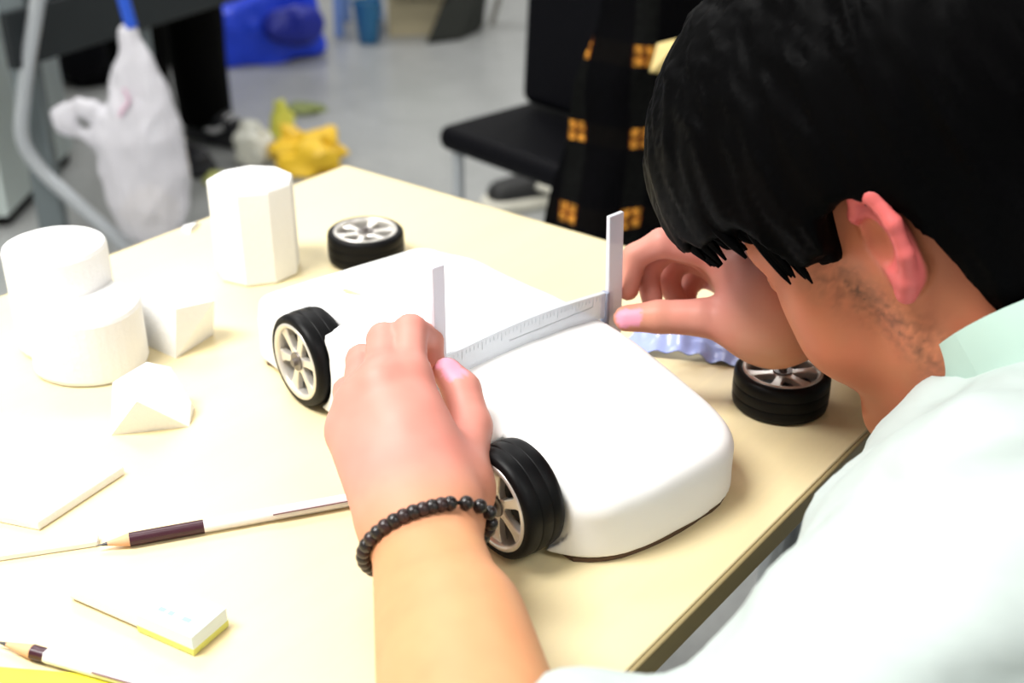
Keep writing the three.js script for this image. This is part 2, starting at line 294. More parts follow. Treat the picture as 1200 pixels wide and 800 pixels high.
// ---------------------------------------------------------------- pencils, eraser, papers
function pencil(name, a, b, total, label, sections) {
  const d = b.clone().sub(a).normalize(), r = 0.0039, t = thing(name, label, 'pencil', a.clone().setY(TOP + r));
  t.quaternion.setFromUnitVectors(V(1, 0, 0), d);
  const hexa = (x0, x1, rr = r) => new THREE.CylinderGeometry(rr, rr, x1 - x0, 6).rotateZ(-Math.PI / 2).translate((x0 + x1) / 2, 0, 0);
  const [c0, c1, c2] = sections;
  part('lead', new THREE.ConeGeometry(0.0012, c0 * 0.35, 12).rotateZ(Math.PI / 2).translate(c0 * 0.175, 0, 0), M.graphite, t, 'grey lead tip');
  part('wood_cone', new THREE.CylinderGeometry(0.0011, 0.0037, c0 * 0.66, 18).rotateZ(Math.PI / 2).translate(c0 * 0.67, 0, 0), M.wood, t, 'sharpened bare wood');
  part('band', hexa(c0, c1), M.maroon, t, 'dark maroon painted section');
  part('barrel', hexa(c1, c2), M.pencilWhiteSheen, t, 'white section, partly a painted highlight');  // white barrel and shaft: first pencil's glossy highlight on maroon, put into colour
  part('shaft', hexa(c2, total), M.pencilWhiteSheen, t);
  for (const k of [0, 1]) { const an = k ? -0.55 : 0.6; part('stripe', box(total - c2 - 0.002, 0.0006, 0.0016, 0.0002, 1).rotateX(an).translate((total + c2) / 2, 0.0034 * Math.cos(an + 0.3) * (k ? 0.55 : 1), k ? 0.0037 : -0.0012), M.pencilEdge, t, 'brown edge stripe'); }
  return t;
}
pencil('pencil', on(112, 641, TOP + 0.003), on(405, 588, TOP + 0.003), 0.172, 'sharpened pencil with maroon band, its end under the man\'s hand', [0.018, 0.058, 0.095]);
pencil('pencil', on(-8, 752, TOP + 0.003), on(150, 797, TOP + 0.003), 0.15, 'white pencil with a short maroon band beside yellow paper', [0.024, 0.032, 0.06]);
{
  const a = on(-30, 658, TOP), b = on(116, 636, TOP), d = b.clone().sub(a);
  const s = single('foam_strip', boxUV(box(d.length(), 0.004, 0.007, 0.001), 12), M.foam, 'thin white foam strip in line with the pencil tip', 'foam strip');
  s.position.copy(a.clone().lerp(b, 0.5)).setY(TOP + 0.0021); s.rotation.y = -Math.atan2(d.z, d.x);
}
{
  const a = on(105, 690, TOP), b = on(250, 752, TOP), d = b.clone().sub(a), L = d.length();
  const t = thing('eraser', 'white block eraser in a pale blue paper sleeve near the pencils', 'eraser', a.clone().lerp(b, 0.5).setY(TOP));
  t.rotation.y = -Math.atan2(d.z, d.x);
  part('rubber_block', box(L * 0.98, 0.011, 0.024, 0.003).translate(-0.004, 0.0062, 0), mat(lin(0.88, 0.88, 0.87), 0.7), t);
  const sl = part('sleeve', box(L * 0.44, 0.0118, 0.0252, 0.0006).translate(L * 0.27, 0.0062, 0), mat(lin(0.68, 0.82, 0.86), 0.6), t, 'pale blue paper sleeve');
  part('sleeve_stripe', box(L * 0.442, 0.004, 0.0256, 0.0004).translate(L * 0.27, 0.0024, 0), mat(lin(0.66, 0.72, 0.18), 0.6), sl, 'lime stripe');
  for (const [x, w] of [[0.17, 0.05], [0.24, 0.04], [0.36, 0.06]]) part('print', box(L * w, 0.0003, 0.003, 0.0001, 1).translate(L * x, 0.0122, 0.004), mat(lin(0.30, 0.48, 0.60), 0.7), sl, 'small blue print mark');
}
{
  const pts = [[-60, 778], [150, 795], [170, 860], [-80, 860]].map(p => on(p[0], p[1], TOP));
  const m = single('yellow_paper', prism(pts, 0.0012, 0.0003), mat(lin(0.86, 0.78, 0.06), 0.8), 'bright yellow paper under the short-banded pencil', 'paper'); m.position.y = TOP;
}
{                                                                              // pale blue crumpled plastic beyond the car
  const c = [on(735, 400, TOP), on(868, 414, TOP), on(872, 432, TOP), on(748, 418, TOP)], nx = 40, nz = 12, g = new THREE.PlaneGeometry(1, 1, nx, nz), p = g.attributes.position;
  for (let i = 0; i < p.count; i++) {
    const u = p.getX(i) + 0.5, v = 0.5 - p.getY(i), a = c[0].clone().lerp(c[1], u), b = c[3].clone().lerp(c[2], u), q = a.lerp(b, v);
    const hgt = 0.022 * Math.exp(-(((u - 0.36) / 0.3) ** 2)) * (1 - v * 0.85) * smooth(0, 0.1, u) + 0.003 + 0.0022 * noise(u * 9, v * 4, 2) + 0.0012 * Math.sin(u * 30 + 3 * v);
    p.setXYZ(i, q.x, Math.max(hgt, 0.0006), q.z);
  }
  g.computeVertexNormals();
  const lo = g.clone(); lo.translate(0, -0.0005, 0); lo.index.array.reverse();
  const m = single('plastic_wrap', merge([g, lo]), new THREE.MeshPhysicalMaterial({ color: lin(0.36, 0.44, 0.82), roughness: 0.25, side: THREE.DoubleSide }), 'pale blue crumpled plastic wrap on the table under the right hand', 'plastic wrap'); m.position.y = TOP;
}

// ---------------------------------------------------------------- the man measuring the car
const q = (px, py, h) => on(px, py, TOP + h);
const shoulderL = V(0.203, 0.800, -0.400), shoulderR = V(0.385, 0.805, -0.70), neckBase = V(0.305, 0.812, -0.545), hips = V(0.60, 0.545, -0.39);
const elbowL = V(-0.002, 0.776, -0.278), elbowR = V(0.335, 0.745, -0.865);
const azi = 35 * Math.PI / 180, bow = 38 * Math.PI / 180, fh = V(-Math.cos(azi), 0, -Math.sin(azi));
const HF = fh.clone().multiplyScalar(Math.cos(bow)).add(V(0, -Math.sin(bow), 0)), HU = V(0, Math.cos(bow), 0).addScaledVector(fh, Math.sin(bow)), HL = HU.clone().cross(HF);
const earPos = at(1026, 288, 0.62), headC = earPos.clone().addScaledVector(HL, -0.080);
const hw = (l, u, f) => headC.clone().addScaledVector(HL, l).addScaledVector(HU, u).addScaledVector(HF, f);          // head frame: left, up, forward
const HS = 1.0;
function headLocal(f) { return (x, y, z) => { const a = x - headC.x, b = y - headC.y, c = z - headC.z; return f(a * HL.x + b * HL.y + c * HL.z, a * HU.x + b * HU.y + c * HU.z, a * HF.x + b * HF.y + c * HF.z); }; }
const skull = egg(V(0, 0.036, -0.012), 0.075, 0.092, 0.098);
const faceParts = [egg(V(0, -0.028, 0.036), 0.060, 0.088, 0.060)];
for (const s of [-1, 1]) faceParts.push(cone(V(s * 0.051, -0.062, 0.004), V(s * 0.014, -0.104, 0.074), 0.019, 0.018), cone(V(s * 0.060, -0.012, 0.0), V(s * 0.051, -0.062, 0.004), 0.014, 0.018), ball(V(s * 0.049, -0.016, 0.056), 0.021), ball(V(s * 0.042, -0.045, 0.060), 0.022));
const faceF = join(faceParts, 0.022);
const nose = join([cone(V(0, 0.004, 0.090), V(0, -0.030, 0.104), 0.008, 0.010), ball(V(0.010, -0.034, 0.094), 0.008), ball(V(-0.010, -0.034, 0.094), 0.008)], 0.008);
const brow = cone(V(-0.034, 0.018, 0.078), V(0.034, 0.018, 0.078), 0.013, 0.013);
const lips = join([cone(V(-0.018, -0.064, 0.086), V(0.018, -0.064, 0.086), 0.006, 0.006), cone(V(-0.015, -0.074, 0.085), V(0.015, -0.074, 0.085), 0.0065, 0.0065)], 0.003);
const eyes = [-1, 1].map(s => [ball(V(s * 0.032, 0.0, 0.102), 0.017), ball(V(s * 0.032, -0.001, 0.079), 0.0125)]);
const earFs = [-1, 1].map(s => {
  const e = (u, f, o) => V(s * (0.0765 + o * 0.80), u * 0.82, f * 0.60 - 0.004), rimP = [e(0.004, 0.006, 0.004), e(0.022, 0.006, 0.009), e(0.034, -0.006, 0.014), e(0.030, -0.022, 0.020), e(0.010, -0.028, 0.022), e(-0.010, -0.022, 0.019), e(-0.026, -0.008, 0.012), e(-0.034, 0.002, 0.007)];
  const rim = join(chain(rimP, [0.0034, 0.0036, 0.0040, 0.0042, 0.0040, 0.0040, 0.0046, 0.0054]), 0.003);
  const plate = (() => { const c = e(0, -0.010, 0.006); return egg(c, 0.005, 0.025, 0.010); })();
  const root = cone(e(0.018, -0.006, -0.004), e(-0.022, -0.004, -0.003), 0.009, 0.010);
  const bowl = egg(e(0.002, 0.002, 0.012), 0.013, 0.014, 0.0075);
  return (x, y, z) => smax(smin(smin(rim(x, y, z), plate(x, y, z), 0.006), root(x, y, z), 0.008), -bowl(x, y, z), 0.004);
});
const headFn = headLocal((x, y, z) => {
  let d = smin(skull(x, y, z), faceF(x, y, z), 0.035);
  if (d > 0.06) return d;
  d = smin(d, brow(x, y, z), 0.018); d = smin(d, nose(x, y, z), 0.010);
  for (const [c, b] of eyes) { d = smax(d, -c(x, y, z), 0.012); d = smin(d, b(x, y, z), 0.002); }
  d = smin(d, lips(x, y, z), 0.006);
  for (const e of earFs) d = smin(d, e(x, y, z), 0.004);
  return d;
});
const neckTop = hw(0, -0.035, -0.035), throat = hw(0, -0.07, 0.01);
const neckF = join([cone(neckTop, neckBase, 0.055, 0.060), cone(throat, neckBase.clone().add(V(-0.02, -0.01, -0.01)), 0.036, 0.045)], 0.03);
// left hand: wrist, knuckles and finger joints
const LH = {
  wrist: q(495, 612, 0.056), mc: [q(479, 442, 0.096), q(447, 447, 0.098), q(421, 470, 0.087), q(407, 505, 0.073)],
  index: [q(479, 442, 0.096), q(481, 388, 0.104), q(503, 397, 0.091), q(507, 421, 0.081)],
  middle: [q(447, 447, 0.098), q(450, 398, 0.099), q(474, 402, 0.080), q(490, 422, 0.070)],
  ring: [q(421, 470, 0.087), q(424, 422, 0.084), q(452, 418, 0.066), q(474, 436, 0.058)],
  little: [q(407, 505, 0.073), q(407, 458, 0.069), q(432, 446, 0.054), q(452, 458, 0.047)],
  thumb: [q(536, 575, 0.052), q(551, 500, 0.066), q(541, 457, 0.078), q(524, 436, 0.085)],
};
const armAxis = LH.wrist.clone().sub(elbowL).normalize(), armSide = V(-armAxis.z, 0, armAxis.x).normalize();
const off = (p, s, y = 0) => p.clone().addScaledVector(armSide, s).add(V(0, y, 0));
function handFn(H, rw, sideV, k = 1) {
  const palm = H.mc.map((m, i) => cone(H.wrist.clone().lerp(m, 0.08).addScaledVector(sideV, (1.5 - i) * 0.008), m.clone().add(V(0, -0.002, 0)), 0.0165 * k, [0.0125, 0.0125, 0.0118, 0.0112][i] * k));
  palm.push(cone(H.wrist, H.thumb[0], 0.0165 * k, 0.0155 * k), cone(H.thumb[0], H.mc[0].clone().lerp(H.wrist, 0.35), 0.015 * k, 0.012 * k));
  const palmF = join(palm, 0.016);
  const fr = { index: [0.0100, 0.0092, 0.0080, 0.0070], middle: [0.0102, 0.0094, 0.0082, 0.0072], ring: [0.0096, 0.0088, 0.0077, 0.0068], little: [0.0086, 0.0078, 0.0069, 0.0062], thumb: [0.0150, 0.0118, 0.0104, 0.0084] };
  const fin = Object.keys(fr).map(n => join(chain(H[n], fr[n].map(r => r * k)), 0.003));
  return (x, y, z) => { let d = palmF(x, y, z); let m = fin[0](x, y, z); for (let i = 1; i < 4; i++) m = smin(m, fin[i](x, y, z), 0.0022); d = smin(d, m, 0.008); return smin(d, fin[4](x, y, z), 0.010); };
}
const handL = handFn(LH, 0.02, armSide);
const foreL = join([
  cone(off(LH.wrist, 0.0080), off(elbowL, 0.010), 0.0172, 0.031), cone(off(LH.wrist, -0.0080), off(elbowL, -0.010), 0.0168, 0.030),
  cone(off(LH.wrist.clone().lerp(elbowL, 0.35), 0.010), off(LH.wrist.clone().lerp(elbowL, 0.85), 0.006), 0.023, 0.032)], 0.02);
const armLFn = (x, y, z) => smin(handL(x, y, z), foreL(x, y, z), 0.016);
// right hand: thumb along the bottom, index arching over the top to the jaw
const RH = {
  wrist: at(912, 372, 0.772), mc: [at(852, 301, 0.800), at(846, 304, 0.822), at(852, 316, 0.842), at(862, 332, 0.858)],
  index: [at(852, 301, 0.800), at(776, 284, 0.800), at(744, 300, 0.806), at(736, 340, 0.810)],
  middle: [at(846, 304, 0.822), at(782, 287, 0.822), at(758, 316, 0.822), at(764, 350, 0.820)],
  ring: [at(852, 316, 0.842), at(796, 300, 0.844), at(782, 330, 0.842), at(796, 356, 0.838)],
  little: [at(862, 332, 0.858), at(816, 322, 0.860), at(802, 346, 0.856), at(812, 366, 0.850)],
  thumb: [at(880, 380, 0.780), at(824, 372, 0.786), at(772, 371, 0.790), at(734, 373, 0.793)],
};
const sideR = at(912, 300, 0.772).sub(at(912, 372, 0.772)).normalize();
const handR = handFn(RH, 0.02, sideR.clone().multiplyScalar(0.8), 1);
const foreR = join([cone(RH.wrist.clone().addScaledVector(sideR, 0.012), elbowR, 0.019, 0.036), cone(RH.wrist.clone().addScaledVector(sideR, -0.010), elbowR, 0.019, 0.036)], 0.02);
const armRFn = (x, y, z) => smin(handR(x, y, z), foreR(x, y, z), 0.016);
const torso = join([cone(shoulderL, shoulderR, 0.050, 0.050), cone(V(0.214, 0.768, -0.45), V(0.292, 0.772, -0.615), 0.056, 0.048), cone(neckBase.clone().lerp(hips, 0.3).add(V(0, -0.05, 0)), hips, 0.10, 0.12),
  cone(shoulderL.clone().lerp(hips, 0.15), hips, 0.07, 0.09), cone(shoulderR.clone().lerp(hips, 0.15), hips, 0.07, 0.09)], 0.05);
const upperL = cone(shoulderL, elbowL, 0.050, 0.038), upperR = cone(shoulderR, elbowR, 0.050, 0.038);
const legSide = V(-0.39, 0, 0.92), knee = s => hips.clone().add(V(-0.36, -0.03, -0.15)).addScaledVector(legSide, s * 0.13), ankle = s => knee(s).add(V(0.05, 0, 0.02)).setY(0.075);
const legs = [-1, 1].map(s => join([cone(hips.clone().addScaledVector(legSide, s * 0.08), knee(s), 0.075, 0.052), cone(knee(s), ankle(s), 0.050, 0.034)], 0.02));
const coarse = (x, y, z) => { let d = smin(torso(x, y, z), neckF(x, y, z), 0.03); d = smin(d, smin(upperL(x, y, z), upperR(x, y, z), 0.01), 0.03); d = smin(d, Math.min(legs[0](x, y, z), legs[1](x, y, z)), 0.03); return d; };
// skin colours: pinker hands and ears, warmer forearm, stubble dots along the jaw
const SKIN = { arm: [0.64, 0.30, 0.145], hand: [0.63, 0.255, 0.205], face: [0.54, 0.175, 0.088], ear: [0.62, 0.125, 0.12] };
const mix3 = (a, b, t) => [lerp(a[0], b[0], t), lerp(a[1], b[1], t), lerp(a[2], b[2], t)];
function nailMix(c, H, x, y, z, normal, k = 1) {
  const tip = H.thumb[3], ip = H.thumb[2], d = tip.clone().sub(ip).normalize(), p = V(x, y, z).sub(tip), a = p.dot(d), up = p.dot(normal);
  if (a > -0.009 && a < 0.0075 && up > 0.0042 && Math.abs(p.dot(d.clone().cross(normal))) < 0.0058) return [0.80, 0.31, 0.42];
  return c;
}
const armColour = (H, normal) => (x, y, z) => {
  const d = Math.hypot(x - H.wrist.x, y - H.wrist.y, z - H.wrist.z), h = H.mc[1], e = Math.hypot(x - h.x, y - h.y, z - h.z);
  let c = mix3(SKIN.arm, SKIN.hand, smooth(0.12, 0.05, e));
  const blot = noise(x * 60, y * 60, z * 60) * 0.5 + noise(x * 180, y * 180, z * 180) * 0.35;
  c = [c[0] * (1 + 0.03 * blot), c[1] * (1 - 0.09 * blot), c[2] * (1 - 0.09 * blot)];
  return nailMix(c, H, x, y, z, normal);
};
const faceColour = (x, y, z) => {
  const a = x - headC.x, b = y - headC.y, c = z - headC.z, l = a * HL.x + b * HL.y + c * HL.z, u = a * HU.x + b * HU.y + c * HU.z, f = a * HF.x + b * HF.y + c * HF.z;
  let col = SKIN.face; const blot = noise(x * 45, y * 45, z * 45) * 0.5 + noise(x * 150, y * 150, z * 150) * 0.4;
  col = [col[0] * (1 + 0.05 * blot), col[1] * (1 - 0.10 * blot), col[2] * (1 - 0.10 * blot)];
  const ear = smooth(0.077, 0.084, Math.abs(l)) * smooth(0.042, 0.032, Math.abs(u)); col = mix3(col, SKIN.ear, ear);
  // stubble: from the sideburn down to the jaw angle and along the jaw
  const tj = clamp((0.0 - u) / 0.105, 0, 1), fj = lerp(0.036, -0.004, clamp(-u / 0.08, 0, 1));
  const band = Math.exp(-(((f - fj) / 0.014) ** 2)) * smooth(0.01, -0.01, u) * smooth(-0.125, -0.095, u) * smooth(0.02, 0.035, Math.abs(l));
  const dots = clamp(0.42 + 0.45 * noise(x * 520, y * 520, z * 520) + 0.22 * noise(x * 260, y * 260, z * 260), 0, 1);
  col = mix3(col, [0.06, 0.035, 0.025], clamp(band * dots * 0.95, 0, 0.85));
  const mole = hw(0.052, -0.012, 0.060), md = Math.hypot(x - mole.x, y - mole.y, z - mole.z); if (md < 0.0035) col = mix3(col, [0.16, 0.06, 0.05], 0.8);
  for (const s of [-1, 1]) { const e = hw(s * 0.032, 0, 0.0905); if (Math.hypot(x - e.x, y - e.y, z - e.z) < 0.008) col = [0.04, 0.03, 0.03]; }
  if (Math.abs(l) < 0.022 && u > -0.082 && u < -0.058 && f > 0.083) col = mix3(col, [0.55, 0.16, 0.14], 0.7);
  return col;
};
const skinMat = new THREE.MeshPhysicalMaterial({ color: 0xffffff, vertexColors: true, roughness: 0.48, specularIntensity: 0.6 });
const man = thing('person', 'man in a pale mint shirt bending over the foam car, black hair', 'person', V(0, 0, 0));
{
  const gs = [];
  gs.push(nets(armLFn, ...bounds([...Object.values(LH).flat(), elbowL], 0.055), 0.0028, armColour(LH, V(0.25, 0.75, 0.6).normalize())));
  gs.push(nets(armRFn, ...bounds([...Object.values(RH).flat(), elbowR], 0.05), 0.0028, armColour(RH, V(0, 0.45, 0.89).normalize())));
  const hp = []; for (const l of [-1, 1]) for (const u of [-0.14, 0.14]) for (const f of [-0.12, 0.14]) hp.push(hw(l * 0.11, u, f)); hp.push(neckBase);
  gs.push(nets((x, y, z) => smin(headFn(x, y, z), neckF(x, y, z), 0.022), ...bounds(hp, 0.02), 0.0023, faceColour));
  gs.push(nets((x, y, z) => coarse(x, y, z) + 0.012, V(-0.1, 0.03, -1.0), V(0.8, 1.0, -0.15), 0.014, () => SKIN.face));
  part('body', mergeGeometries(gs), skinMat, man);
}
// hair: a full cap with combed locks
{
  const line = f => f > 0.055 ? lerp(0.036, 0.040, smooth(0.06, 0.11, f)) : f > 0.030 ? lerp(0.002, 0.036, smooth(0.034, 0.055, f)) : f > 0.010 ? lerp(0.030, 0.002, smooth(0.010, 0.022, f)) : f > -0.022 ? lerp(0.012, 0.030, smooth(-0.022, 0.0, f)) : lerp(-0.062, 0.012, smooth(-0.036, -0.022, f));
  const cap = egg(V(0, 0.046, -0.006), 0.098, 0.116, 0.126), crown = egg(V(0.0, 0.056, 0.044), 0.090, 0.090, 0.095), nape = egg(V(0, -0.030, -0.050), 0.080, 0.085, 0.062);
  const hairF = headLocal((x, y, z) => {
    let d = smin(smin(cap(x, y, z), crown(x, y, z), 0.03), nape(x, y, z), 0.02);
    const comb = 0.0022 * noise(x * 90, y * 22 + z * 30, z * 90) + 0.0012 * noise(x * 220, y * 40, z * 220);
    d += comb; const cut = (line(z) + 0.006 * noise(z * 120, x * 90, 4) - y) * 0.75;
    return smax(d, cut, 0.006);
  });
  const hp = []; for (const l of [-1, 1]) for (const u of [-0.12, 0.18]) for (const f of [-0.15, 0.16]) hp.push(hw(l * 0.12, u, f));
  const gs = [plain(nets(hairF, ...bounds(hp, 0.01), 0.0038))];
  function lock(root, dirs, r) {                                               // a tapered lock following the given head-frame points
    const c = new THREE.CatmullRomCurve3([root, ...dirs].map(p => hw(p.x, p.y, p.z))), g = new THREE.TubeGeometry(c, 9, r, 5), p = g.attributes.position;
    for (let i = 0; i <= 9; i++) { const ce = c.getPointAt(i / 9), k = 0.15 + 0.85 * Math.sqrt(1 - (i / 9) ** 2); for (let j = 0; j <= 5; j++) { const n = i * 6 + j; p.setXYZ(n, ce.x + (p.getX(n) - ce.x) * k, ce.y + (p.getY(n) - ce.y) * k, ce.z + (p.getZ(n) - ce.z) * k); } }
    g.computeVertexNormals(); g.deleteAttribute('uv'); gs.push(plain(g));
  }
  seed = 77;
  for (let i = 0; i < 60; i++) { const l = lerp(-0.075, 0.085, rnd()), e = Math.sqrt(Math.max(0.02, 1 - (l / 0.090) ** 2)), f0 = 0.042 + 0.092 * e; lock(V(l * 0.8, 0.10 + 0.02 * rnd(), f0 * 0.55), [V(l * 0.95, 0.08, f0 - 0.012), V(l, 0.055, f0 - 0.003 + 0.003 * rnd()), V(l * 1.0 + 0.01 * (rnd() - 0.5), 0.036 - 0.014 * rnd(), f0 - 0.012 + 0.004 * rnd())], 0.0040 + 0.002 * rnd()); }
  for (const s of [-1, 1]) for (let i = 0; i < 16; i++) { const f = lerp(0.026, 0.075, rnd()), w = f < 0.05 ? 0.083 : 0.072; lock(V(s * (w + 0.006), 0.05, f), [V(s * (w + 0.008), 0.035, f + 0.002), V(s * (w + 0.002), f < 0.05 ? 0.008 - 0.012 * rnd() : 0.034 - 0.008 * rnd(), f + 0.001)], 0.0032); }
  for (const s of [-1, 1]) for (let i = 0; i < 14; i++) { const f = lerp(-0.10, -0.050, rnd()), w = lerp(0.056, 0.074, (f + 0.1) / 0.05); lock(V(s * w * 0.9, 0.0, f), [V(s * w, -0.035, f + 0.008), V(s * (w - 0.006), -0.058 - 0.012 * rnd(), f + 0.022)], 0.0040); }
  for (let i = 0; i < 90; i++) { const a = rnd() * 2 * Math.PI, el = lerp(0.15, 1.1, rnd()), D = (e) => V(0.095 * Math.cos(e) * Math.sin(a), 0.046 + 0.112 * Math.sin(e), 0.008 + 0.121 * Math.cos(e) * Math.cos(a)); lock(D(el + 0.25), [D(el), D(el - 0.25)], 0.0040); }
  part('hair', mergeGeometries(gs.map(g => { for (const k of Object.keys(g.attributes)) if (!['position', 'normal'].includes(k)) g.deleteAttribute(k); return g; })), gloss(lin(0.0007, 0.0007, 0.0009), 0.55, 0.055), man, 'short straight black hair');
}
// shirt with collar and wrinkled sleeve
{
  const cuffL = elbowL.clone().lerp(LH.wrist, 0.27).add(V(0.033, 0.012, 0));
  const sl = [cone(shoulderL.clone().add(V(-0.004, 0.002, -0.004)), elbowL.clone().add(V(0.034, -0.020, 0.004)), 0.080, 0.050), cone(elbowL.clone().add(V(0.022, -0.012, 0)), cuffL, 0.044, 0.033), cone(shoulderR, elbowR, 0.064, 0.055)];
  const slF = join(sl, 0.03);
  const body = (x, y, z) => {
    let d = smin(torso(x, y, z) - 0.012, slF(x, y, z), 0.045);
    const a = noise(x * 14, y * 20, z * 14), b = noise(x * 34 + y * 20, y * 30, z * 34), c = Math.sin((x * 0.8 + z * 1.1 - y * 0.7) * 75 + 3 * a);
    return d + 0.008 * a + 0.0042 * b + 0.0038 * c * (0.5 + 0.5 * b);
  };
  const hollow = (x, y, z) => Math.min(neckF(x, y, z) - 0.006, foreL(x, y, z) - 0.004);
  const f = (x, y, z) => smax(body(x, y, z), -hollow(x, y, z), 0.006);
  const tint = (x, y, z) => { const k = 1 + 0.035 * noise(x * 300, y * 300, z * 300) + 0.03 * noise(x * 40, y * 40, z * 40); return [0.455 * k, 0.52 * k, 0.50 * k]; };
  const shirt = part('shirt', nets(f, V(-0.09, 0.42, -0.99), V(0.78, 0.99, -0.16), 0.008, tint), mat(0xffffff, 0.85, { vertexColors: true }), man, 'pale mint cotton shirt');
  // collar: a soft stand around the neck
  const nd = neckTop.clone().sub(neckBase).normalize(), ux = V(0, 1, 0).cross(nd).normalize(), uy = nd.clone().cross(ux), n = 48, m = 6, P = [], I = [];
  const C0 = neckBase.clone().addScaledVector(nd, 0.026);
  for (let side = 0; side < 2; side++) for (let j = 0; j <= m; j++) for (let i = 0; i <= n; i++) {
    const a = i / n * 2 * Math.PI, t = j / m, r = 0.066 + 0.008 * t * t + 0.030 * (1 - t) * (1 - t) + (side ? 0.003 : 0) + 0.0018 * Math.sin(a * 5), p = C0.clone().addScaledVector(ux, r * Math.cos(a)).addScaledVector(uy, r * Math.sin(a)).addScaledVector(nd, -0.074 + 0.112 * t + 0.004 * Math.sin(a * 2 + 1)); P.push(p.x, p.y, p.z);
  }
  const row = n + 1, lay = row * (m + 1);
  for (let i = 0; i < n; i++) { for (let j = 0; j < m; j++) { const a = j * row + i, b = a + lay; I.push(a, a + row, a + 1, a + 1, a + row, a + row + 1, b, b + 1, b + row, b + 1, b + row + 1, b + row); } const a = m * row + i, b = a + lay; I.push(a, b, a + 1, a + 1, b, b + 1); }
  const g = new THREE.BufferGeometry(); g.setAttribute('position', new THREE.Float32BufferAttribute(P, 3)); g.setIndex(I); g.computeVertexNormals();
  part('collar', g, mat(lin(0.44, 0.60, 0.53), 0.85, { side: THREE.DoubleSide }), shirt, 'mint green collar');
  const trF = (x, y, z) => smin(Math.min(legs[0](x, y, z), legs[1](x, y, z)) - 0.012, egg(hips, 0.13, 0.11, 0.16)(x, y, z), 0.04);
  part('trousers', nets(trF, V(0.0, 0.07, -0.78), V(0.78, 0.68, -0.1), 0.014), mat(lin(0.03, 0.035, 0.05), 0.85), man, 'dark trousers');
  for (const s of [-1, 1]) { const k = ankle(s), toe = k.clone().add(V(-0.16, 0, -0.068)).setY(0.036); part('shoe', nets((x, y, z) => smax(join([cone(k.clone().setY(0.05).add(V(0.03, 0, 0.012)), toe, 0.046, 0.036), cone(k.clone().setY(0.05), k.clone().setY(0.1), 0.044, 0.042)], 0.02)(x, y, z), 0.001 - y, 0.004), ...bounds([k, toe, V(k.x + 0.05, 0, k.z)], 0.07), 0.008), M.blackPlastic, man, 'dark shoe'); }
}
{                                                                              // stool under him
  const t = thing('stool', 'round black stool under the man in the mint shirt', 'stool', V(hips.x + 0.02, 0, hips.z));
  part('seat', new THREE.CylinderGeometry(0.16, 0.155, 0.045, 40).translate(0, 0.40, 0), M.blackPad, t);
  for (let i = 0; i < 4; i++) { const a = i * Math.PI / 2 + 0.5; part('leg', tube([V(0.11 * Math.cos(a), 0.38, 0.11 * Math.sin(a)), V(0.18 * Math.cos(a), 0.008, 0.18 * Math.sin(a))], 0.009, 4, 10), M.steel, t); }
}
{                                                                              // bead bracelet pressed on the wrist
  const c = LH.wrist.clone().lerp(elbowL, 0.055), n = armAxis.clone().applyAxisAngle(V(0, 1, 0), 0.22).applyAxisAngle(armSide, 0.42).normalize(), e1 = V(0, 1, 0).addScaledVector(n, -n.y).normalize(), e2 = n.clone().cross(e1);
  const t = thing('bracelet', 'black bead bracelet around the wrist of the left hand', 'bracelet', c), pts = [];
  const K = 38, R = 0.0036; let a = 0; const beads = [];
  const surf = an => { const d = e1.clone().multiplyScalar(Math.cos(an)).addScaledVector(e2, Math.sin(an)); let r = 0.008; for (let i = 0; i < 60; i++) { const p = c.clone().addScaledVector(d, r), v = armLFn(p.x, p.y, p.z); if (v > 0.0001) break; r += Math.max(0.0004, -v * 0.8); } return d.multiplyScalar(r + 0.0026); };
  for (let i = 0; i < 48; i++) pts.push(surf(i / 48 * 2 * Math.PI));
  part('cord', tube(pts, 0.0011, 96, 6, true), M.blackPlastic, t, 'thin black cord');
  const bg = new THREE.SphereGeometry(R, 14, 10), bm = [mat(lin(0.010, 0.007, 0.007), 0.3), mat(lin(0.022, 0.008, 0.008), 0.35)];
  for (let i = 0; i < K; i++) { const gap = 1; const an = i / K * 2 * Math.PI; if (i % 2 && i > 1 && i < 11) continue; part('bead', bg, bm[i % 2], t).position.copy(surf(an)); }
}

